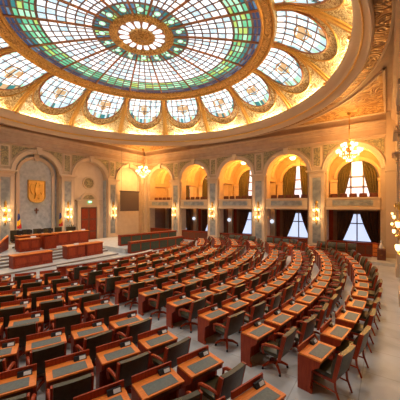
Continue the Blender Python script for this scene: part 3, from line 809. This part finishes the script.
# white name cards
for i, (x, y, z, lb) in enumerate(((6.95,-.35,1.06,'white folded card on the front desk nearer the clerks desk'),(3.75,2.1,1.76,'white folded card at the door end of the presidium desk'),(4.7,-2.35,1.62,'white folded card on the tall block beside the lectern'))):
    mb = MB(); mb.prism([(-.06,-.17,0),(.06,-.17,0),(.0,-.17,.12)], (0,.34,0)); o = mb.build('name_card', 'white'); o.location = (x-.1, y, z); tag(o, lb, 'card', 'white name cards')
# gold coat of arms
ca = empty('coat_of_arms', (-.52, .02, 5.25), 0, 'gilded coat of arms plaque with an eagle on blue grey marble', 'coat of arms')
def TA(u, d, z): return (d, u, z)
def plq(name, pts, d0, d1, m):
    mb = MB(TA); mb.prism([(u, d0, z) for u, z in pts], (0, d1-d0, 0)); return mb.build(name, m, ca)
sh = [(-.72,1.0),(.72,1.0),(.72,-.55)]+[(.72*math.cos(t)*.98, -.55-.5*math.sin(t)) for t in [PI*k/14 for k in range(1,14)]]+[(-.72,-.55)]
plq('plaque', sh, 0, .14, 'gold')
wing = [(.1,.35),(.25,.62),(.48,.66),(.6,.4),(.56,.1),(.48,-.12),(.38,-.3),(.3,-.12),(.14,-.05)]
plq('eagle_wing', wing, .14, .22, 'brass'); plq('eagle_wing', [(-u, z) for u, z in wing][::-1], .14, .22, 'brass')
plq('eagle_body', [(-.12,.55),(-.05,.78),(.08,.8),(.2,.7),(.1,.62),(.16,.3),(.14,-.2),(.22,-.7),(0,-.6),(-.22,-.7),(-.14,-.2),(-.16,.3)], .14, .26, 'brass')
plq('breast_shield', [(-.22,.32),(.22,.32),(.22,-.05),(.12,-.25),(0,-.33),(-.12,-.25),(-.22,-.05)], .26, .32, 'gold')
mb = MB(TA); rim = [(u*.97, .16, z*.97) for u, z in sh]; mb.tube(rim, .05, 6, closed=True); mb.build('plaque_rim', 'brass', ca)
mb = MB(TA); mb.box(-.05,.05,0,.05,-.28,.22,.01); mb.box(-.19,.19,0,.05,-.02,.08,.01); o = mb.build('wall_cross', 'wood_dark'); o.location = (-.53, .05, 3.5)
tag(o, 'small dark cross on the marble below the gilded coat of arms', 'cross')
# flags
def flag(x, y, z, label):
    r = empty('flag', (x, y, z), 0, label, 'flag', 'tricolour flags beside the crest niche')
    mb = MB(); mb.tube([(0,0,0),(0,0,2.75)], .022, 8); mb.lathe([(0,2.75),(.04,2.8),(.02,2.86),(0,2.95)], n=8); mb.lathe([(0,0),(.18,0),(.16,.05),(.03,.1),(0,.1)], n=14); mb.build('flagpole', 'brass', r)
    mb = MB(); rows = []; nz, na = 12, 24
    for i in range(nz+1):
        t = i/nz; z_ = 2.55-1.25*t; R = .04+.10*t**.7
        rows.append([mb.v((R*(1+.28*math.sin(6*a+t*2))*math.cos(a)+.02, R*(1+.28*math.sin(6*a+t*2))*math.sin(a)+.05*t, z_)) for a in [2*PI*j/na for j in range(na)]])
    for i in range(nz):
        for j in range(na):
            k = i/nz+.10*math.sin(2*PI*j/na)
            mb.use('blue' if k < .36 else ('yellow' if k < .70 else 'red'))
            mb.f([rows[i][j], rows[i][(j+1)%na], rows[i+1][(j+1)%na], rows[i+1][j]])
    mb.build('flag_cloth', None, r, smooth=True)
flag(.45, -1.75, .72, 'blue yellow and red flag hanging by the crest niche, nearer the steps')
flag(.45, 1.72, .72, 'blue yellow and red flag hanging by the crest niche, nearer the door')
# hanging screen
r = empty('projection_screen', (.62, 9.85, 3.35), 0, 'dark grey brown projection screen hanging before the lit corner niche', 'screen')
mb = MB(); mb.box(-.03,.03,-1.38,1.38,0,2.2); mb.build('screen_sheet', 'screen', r)
mb = MB(); mb.box(-.06,.06,-1.45,1.45,2.2,2.32,.01); mb.build('case', 'screen_frame', r)
mb = MB(); mb.box(-.04,.04,-1.4,1.4,-.06,0,.01); mb.build('bottom_bar', 'screen_frame', r)
for s in (-1,1):
    mb = MB(); mb.tube([(0,s*1.2,2.32),(0,s*1.2,ZT+1.2-3.35)], .012, 6); mb.build('cable', 'metal', r)
# plants on the rostrum
for (x, y, z, lb) in ((1.0,2.7,.72,'dark green potted plant on the rostrum beside the dark door'),):
    r = empty('potted_plant', (x, y-.2, z), 0, lb, 'plant')
    mb = MB(); mb.lathe([(0,0),(.2,0),(.26,.42),(.22,.42),(.2,.36),(0,.36)], n=16); mb.build('pot', 'wood_dark', r)
    mb = MB()
    for k in range(40):
        t = random.random()*2*PI; q = .15+.4*random.random(); h = .6+.6*random.random()
        a = Vector((.03*math.cos(t), .03*math.sin(t), .36)); b = Vector((q*.6*math.cos(t), q*.6*math.sin(t), .36+h*.8)); c = Vector((q*math.cos(t), q*math.sin(t), .36+h))
        n = Vector((-math.sin(t), math.cos(t), 0))*.05
        mb.f([mb.v(tuple(a-n*.4)), mb.v(tuple(a+n*.4)), mb.v(tuple(b+n)), mb.v(tuple(c)), mb.v(tuple(b-n))])
    mb.build('foliage', 'green_panel', r)

# ------------------------------------------------------------------ curved front barrier and government benches
mb = MB(); mb.lathe([(12.1,0),(12.1,.74),(12.18,.74),(12.18,0)], (0,0), 30, -.34, .2); 
cb = mb.build('curved_barrier', 'rostrum_wood'); tag(cb, 'low curved red wooden barrier between the front row and the rostrum floor', 'barrier')
mb = MB(); mb.lathe([(12.05,.74),(12.05,.80),(12.25,.80),(12.25,.74),(12.05,.74)], (0,0), 30, -.34, .2); mb.build('barrier_cap', 'step', cb)
def bench(x0, y0, x1, y1, z, label, nseg=6):
    L = math.hypot(x1-x0, y1-y0); rz = math.atan2(y1-y0, x1-x0)-PI/2
    r = empty('government_bench', ((x0+x1)/2, (y0+y1)/2, z), rz, label, 'bench', 'long government benches')
    h = L/2
    mb = MB(); mb.box(-.45,.05,-h,h,.86,.95,.015); mb.build('benchtop', 'rostrum_wood', r)
    mb = MB(); mb.box(-.06,0,-h,h,0,.86); mb.build('front_board', 'rostrum_wood', r)
    w = L/nseg
    for k in range(nseg):
        mb = MB(); mb.box(0,.02,-h+k*w+.06,-h+(k+1)*w-.06,.14,.78); mb.build('green_panel', 'green_panel', r)
    for y in (-h, h-.06):
        mb = MB(); mb.box(-.45,-.06,y,y+.06,0,.86); mb.build('end_panel', 'rostrum_wood', r)
bench(8.5, 3.35, 9.3, 9.2, 0, 'long bench with dark green panels, on the floor below the hanging screen')
bench(6.5, 3.9, 7.5, 10.3, .38, 'long bench with dark green panels, on the raised tier behind its twin')

# ------------------------------------------------------------------ member desks and chairs
def make_desk(full=True):
    r = empty('member_desk', (0,0,0), 0, 'x', 'desk')
    W = .41
    mb = MB(); mb.box(-W,W,-.27,.22,.735,.775,.01)
    mb.build('desktop', 'wood_top', r)
    mb = MB(); mb.box(-W,W,.20,.245,.0,.735); mb.build('front_panel', 'wood', r)
    mb = MB(); mb.box(-W,W,.215,.25,.775,.90,.008); mb.build('back_ledge', 'wood', r)
    for s in (-1,1):
        mb = MB(); mb.prism([(s*W,.20,0),(s*W,-.06,0),(s*W,-.08,.06),(s*W,-.03,.12),(s*W,-.06,.5),(s*W,-.22,.62),(s*W,-.24,.735),(s*W,.20,.735)], (-s*.045,0,0)); mb.build('side_panel', 'wood', r)
    mb = MB(); mb.box(-.30,.30,-.23,.05,.776,.781); mb.build('writing_pad', 'pad', r)
    mb = MB(); mb.box(-W+.05,W-.05,-.2,.19,.62,.735); mb.build('drawer_case', 'wood_dark', r)
    mb = MB(); mb.prism([(.10,.11,.776),(.10,.20,.776),(.10,.20,.85),(.10,.16,.85)], (.24,0,0)); cs = mb.build('voting_console', 'black', r)
    mb = MB(); mb.prism([(.2,.116,.79),(.2,.152,.845),(.2,.149,.848),(.2,.113,.793)], (.12,0,0)); mb.build('console_display', 'white', cs)
    return r
def chair_shell(r, arms=True):
    mb = MB(); mb.box(-.27,.27,-.25,.29,.42,.52,.035); mb.build('seat', 'leather', r, smooth=True)
    # slightly curved, padded back (local -y is behind the sitter)
    mb = MB(); n = 8; rows = []
    for j in range(n+1):
        t = j/n; z = .50+.52*t; y = -.24-.13*t-.03*math.sin(t*PI)*-1
        th = .055+.03*math.sin(min(1, t*1.05)*PI) if t < .9 else .05
        rows.append((y, z, th))
    P = [[], []]
    for (y, z, th) in rows:
        P[0].append([mb.v((x, y-th-.02*math.cos(x*5), z)) for x in [-.29+.58*k/8 for k in range(9)]])
        P[1].append([mb.v((x, y+th-.02*math.cos(x*5), z)) for x in [-.29+.58*k/8 for k in range(9)]])
    for q in (0,1):
        for j in range(n):
            for k in range(8): mb.f([P[q][j][k], P[q][j][k+1], P[q][j+1][k+1], P[q][j+1][k]])
    for j in range(n):
        for k in (0,8): mb.f([P[0][j][k], P[0][j+1][k], P[1][j+1][k], P[1][j][k]])
    for j in (0,n):
        for k in range(8): mb.f([P[0][j][k], P[0][j][k+1], P[1][j][k+1], P[1][j][k]])
    bk = mb.build('backrest', 'leather', r, smooth=True)
    for s in (-1,1):
        mb = MB(); mb.prism([(s*.30,-.20,.40),(s*.30,-.28,.42),(s*.30,-.42,1.02),(s*.30,-.33,1.02)], (s*.035,0,0)); mb.build('back_frame', 'wood', bk)
        if not arms: continue
        mb = MB(); mb.tube([(s*.32,-.30,.70),(s*.34,-.1,.715),(s*.345,.08,.695),(s*.34,.17,.65)], [.028,.034,.036,.03], 6)
        mb.tube([(s*.34,.155,.65),(s*.34,.17,.56),(s*.32,.15,.46)], [.028,.026,.026], 6); mb.build('armrest', 'wood', r, smooth=True)
def make_swivel():
    r = empty('swivel_armchair', (0,0,0), 0, 'x', 'chair')
    chair_shell(r)
    mb = MB(); mb.tube([(0,0,.12),(0,0,.42)], [.045,.035], 8); mb.build('pedestal', 'wood_dark', r)
    for k in range(4):
        t = PI/4+k*PI/2
        mb = MB(); mb.tube([(0,0,.17),(.16*math.cos(t),.16*math.sin(t),.15),(.31*math.cos(t),.31*math.sin(t),.07)], [.04,.036,.026], 6); f = mb.build('foot', 'wood', r)
        mb = MB(); c = (.31*math.cos(t), .31*math.sin(t)); mb.lathe([(0,.0),(.025,.003),(.03,.03),(.02,.055),(0,.06)], c, 8); mb.build('caster', 'black', f)
    return r
def make_side():
    r = empty('side_chair', (0,0,0), 0, 'x', 'chair')
    chair_shell(r, False)
    for s in (-1,1):
        mb = MB(); mb.tube([(s*.27,.24,0),(s*.27,.24,.44)], [.02,.03], 6); mb.build('leg', 'wood', r)
        mb = MB(); mb.tube([(s*.28,-.36,0),(s*.28,-.26,.25),(s*.28,-.24,.46)], [.022,.026,.03], 6); mb.build('leg', 'wood', r)
        mb = MB(); mb.tube([(s*.275,.24,.2),(s*.28,-.29,.2)], .018, 6); mb.build('stretcher', 'wood', r)
    mb = MB(); mb.box(-.27,.27,-.22,.26,.36,.42); mb.build('seat_frame', 'wood', r)
    return r
protos = {}
def place(kind, x, y, rz, label, group):
    if kind not in protos:
        o = {'desk': make_desk, 'swivel': make_swivel, 'side': make_side}[kind]()
        protos[kind] = (o, tree_of(o))
        o.location = (x,y,0); o.rotation_euler = (0,0,rz); o['label'] = label; o['group'] = group
        return o
    o, tr = protos[kind]
    c = copy_tree(o, tr, (x,y,0), rz, label); c['group'] = group; return c
def in_view(x, y):
    for dx in (-.55,0,.55):
        for dy in (-.55,0,.55):
            for z in (.0,.9):
                q = proj(x+dx, y+dy, z)
                if q and -2 < q[0] < 402 and q[1] < 402: return True
    return False
def seats(r, start, pitch, count, block, row, side=False, sign=1, amin=None, bmax=None):
    n = 0
    for k in range(count):
        t = start+sign*k*pitch
        x, y = r*math.cos(t), r*math.sin(t)
        if bmax and abs(y) > bmax: break
        if amin and x < amin: break
        n = k+1
        frm = 'from long aisle' if block != 'arcade block' else 'from cross aisle'
        nm = '%s %s, %s row from back, %s' % (ORD[n], frm, ORD[row], block)
        jit = random.uniform(-.012,.012)
        if in_view(x, y):
            place('desk', x, y, t+PI/2, 'orange wooden desk, '+nm, 'member desks in curved rows')
        rc = r+(.26 if side else .49)+random.uniform(-.04,.06); tc = t+random.uniform(-.03,.03)/r*1.5
        xc, yc = rc*math.cos(tc), rc*math.sin(tc)
        if in_view(xc, yc):
            if side: place('side', xc, yc, t+PI/2+random.uniform(-.08,.08), 'legged olive side chair, '+nm, 'armchairs behind the desks')
            else: place('swivel', xc, yc, t+PI/2+random.uniform(-.16,.16), 'olive swivel armchair, '+nm, 'armchairs behind the desks')
LB = [(24.88,-.280),(23.52,-.287),(22.12,-.296),(20.70,-.306),(19.15,-.321),(17.78,-.333),(16.42,-.345),(15.10,-.357),(13.75,-.374)]
for i, (r, s) in enumerate(LB): seats(r, s, .97/r, 7, 'crest-side block', i+1, sign=-1)
RB = [(24.85,-.192,.0502),(23.42,-.199,None),(21.90,-.203,None),(20.45,-.207,None),(18.95,-.217,None),(17.50,-.231,None),(16.10,-.247,None),(14.70,-.265,None),(13.30,-.285,None)]
for i, (r, s, p_) in enumerate(RB):
    p_ = p_ or 1.06/r
    cnt = int((.395-s)/p_)+1
    seats(r, s, p_, cnt, 'central block', i+1, side=(i == 0))
for i, (r, s, p_) in enumerate(RB):
    seats(r, .495, 1.06/r, 7, 'arcade block', i+1, sign=1, amin=10.6, bmax=11.4)

k = 0
for a0 in (13.0, 16.9, 21.3):
    for q in range(4 if a0 < 20 else 4):
        k += 1
        place('side', a0+q*.72, 12.1, PI+random.uniform(-.1,.1), 'legged olive side chair against the low arcade parapet, %s from the rostrum end' % ORD[k], 'side chairs along the arcade parapet')
# ------------------------------------------------------------------ things on the corner step
r = empty('low_cabinet', (25.35, 11.3, .2), 0, 'dark low cabinet on the pale corner step', 'cabinet')
mb = MB(); mb.box(-.25,.25,-.35,.35,0,.72,.01); mb.build('carcass', 'wood_dark', r)
for s in (-1,1):
    mb = MB(); mb.box(s*.12-.11,s*.12+.11,-.37,-.35,.06,.66,.005); d = mb.build('door', 'wood_dark', r)
    mb = MB(); mb.box(s*.03-.01,s*.03+.01,-.39,-.37,.33,.4); mb.build('handle', 'brass', d)
r = empty('drawer_chest', (24.7, 12.3, .2), 0, 'red wooden chest of drawers behind the low cabinet', 'chest')
r.location = (24.95, 12.3, .2)
mb = MB(); mb.box(-.18,.18,-.2,.2,0,1.0,.01); mb.build('carcass', 'wood', r)
for k in range(3):
    mb = MB(); mb.box(-.15,.15,-.22,-.2,.08+.3*k,.32+.3*k,.005); d = mb.build('drawer', 'wood_top', r)
    mb = MB(); mb.box(-.03,.03,-.24,-.22,.19+.3*k,.22+.3*k); mb.build('knob', 'brass', d)
mb = MB(); mb.lathe([(0,0),(.2,0),(.2,.06),(.14,.1),(.12,.5),(.15,.75),(.1,.95),(.05,1.1),(.07,1.2),(0,1.28)], n=16); o = mb.build('white_pedestal_vase', 'white', smooth=True); o.location = (25.32, 12.0, .2)
tag(o, 'tall white tapered vase standing between cabinet and chest', 'vase')

# ------------------------------------------------------------------ world, view
w = bpy.data.worlds.new('world'); sc.world = w; w.use_nodes = True
w.node_tree.nodes['Background'].inputs[0].default_value = (.6,.75,1,1); w.node_tree.nodes['Background'].inputs[1].default_value = .3
sc.view_settings.view_transform = 'Standard'; sc.view_settings.look = 'None'; sc.view_settings.gamma = 1; sc.view_settings.use_curve_mapping = False
sc.view_settings.exposure = 1.0
try:
    sc.cycles.use_denoising = True
    sc.cycles.max_bounces = 8
    sc.cycles.sample_clamp_indirect = 6
except Exception: pass
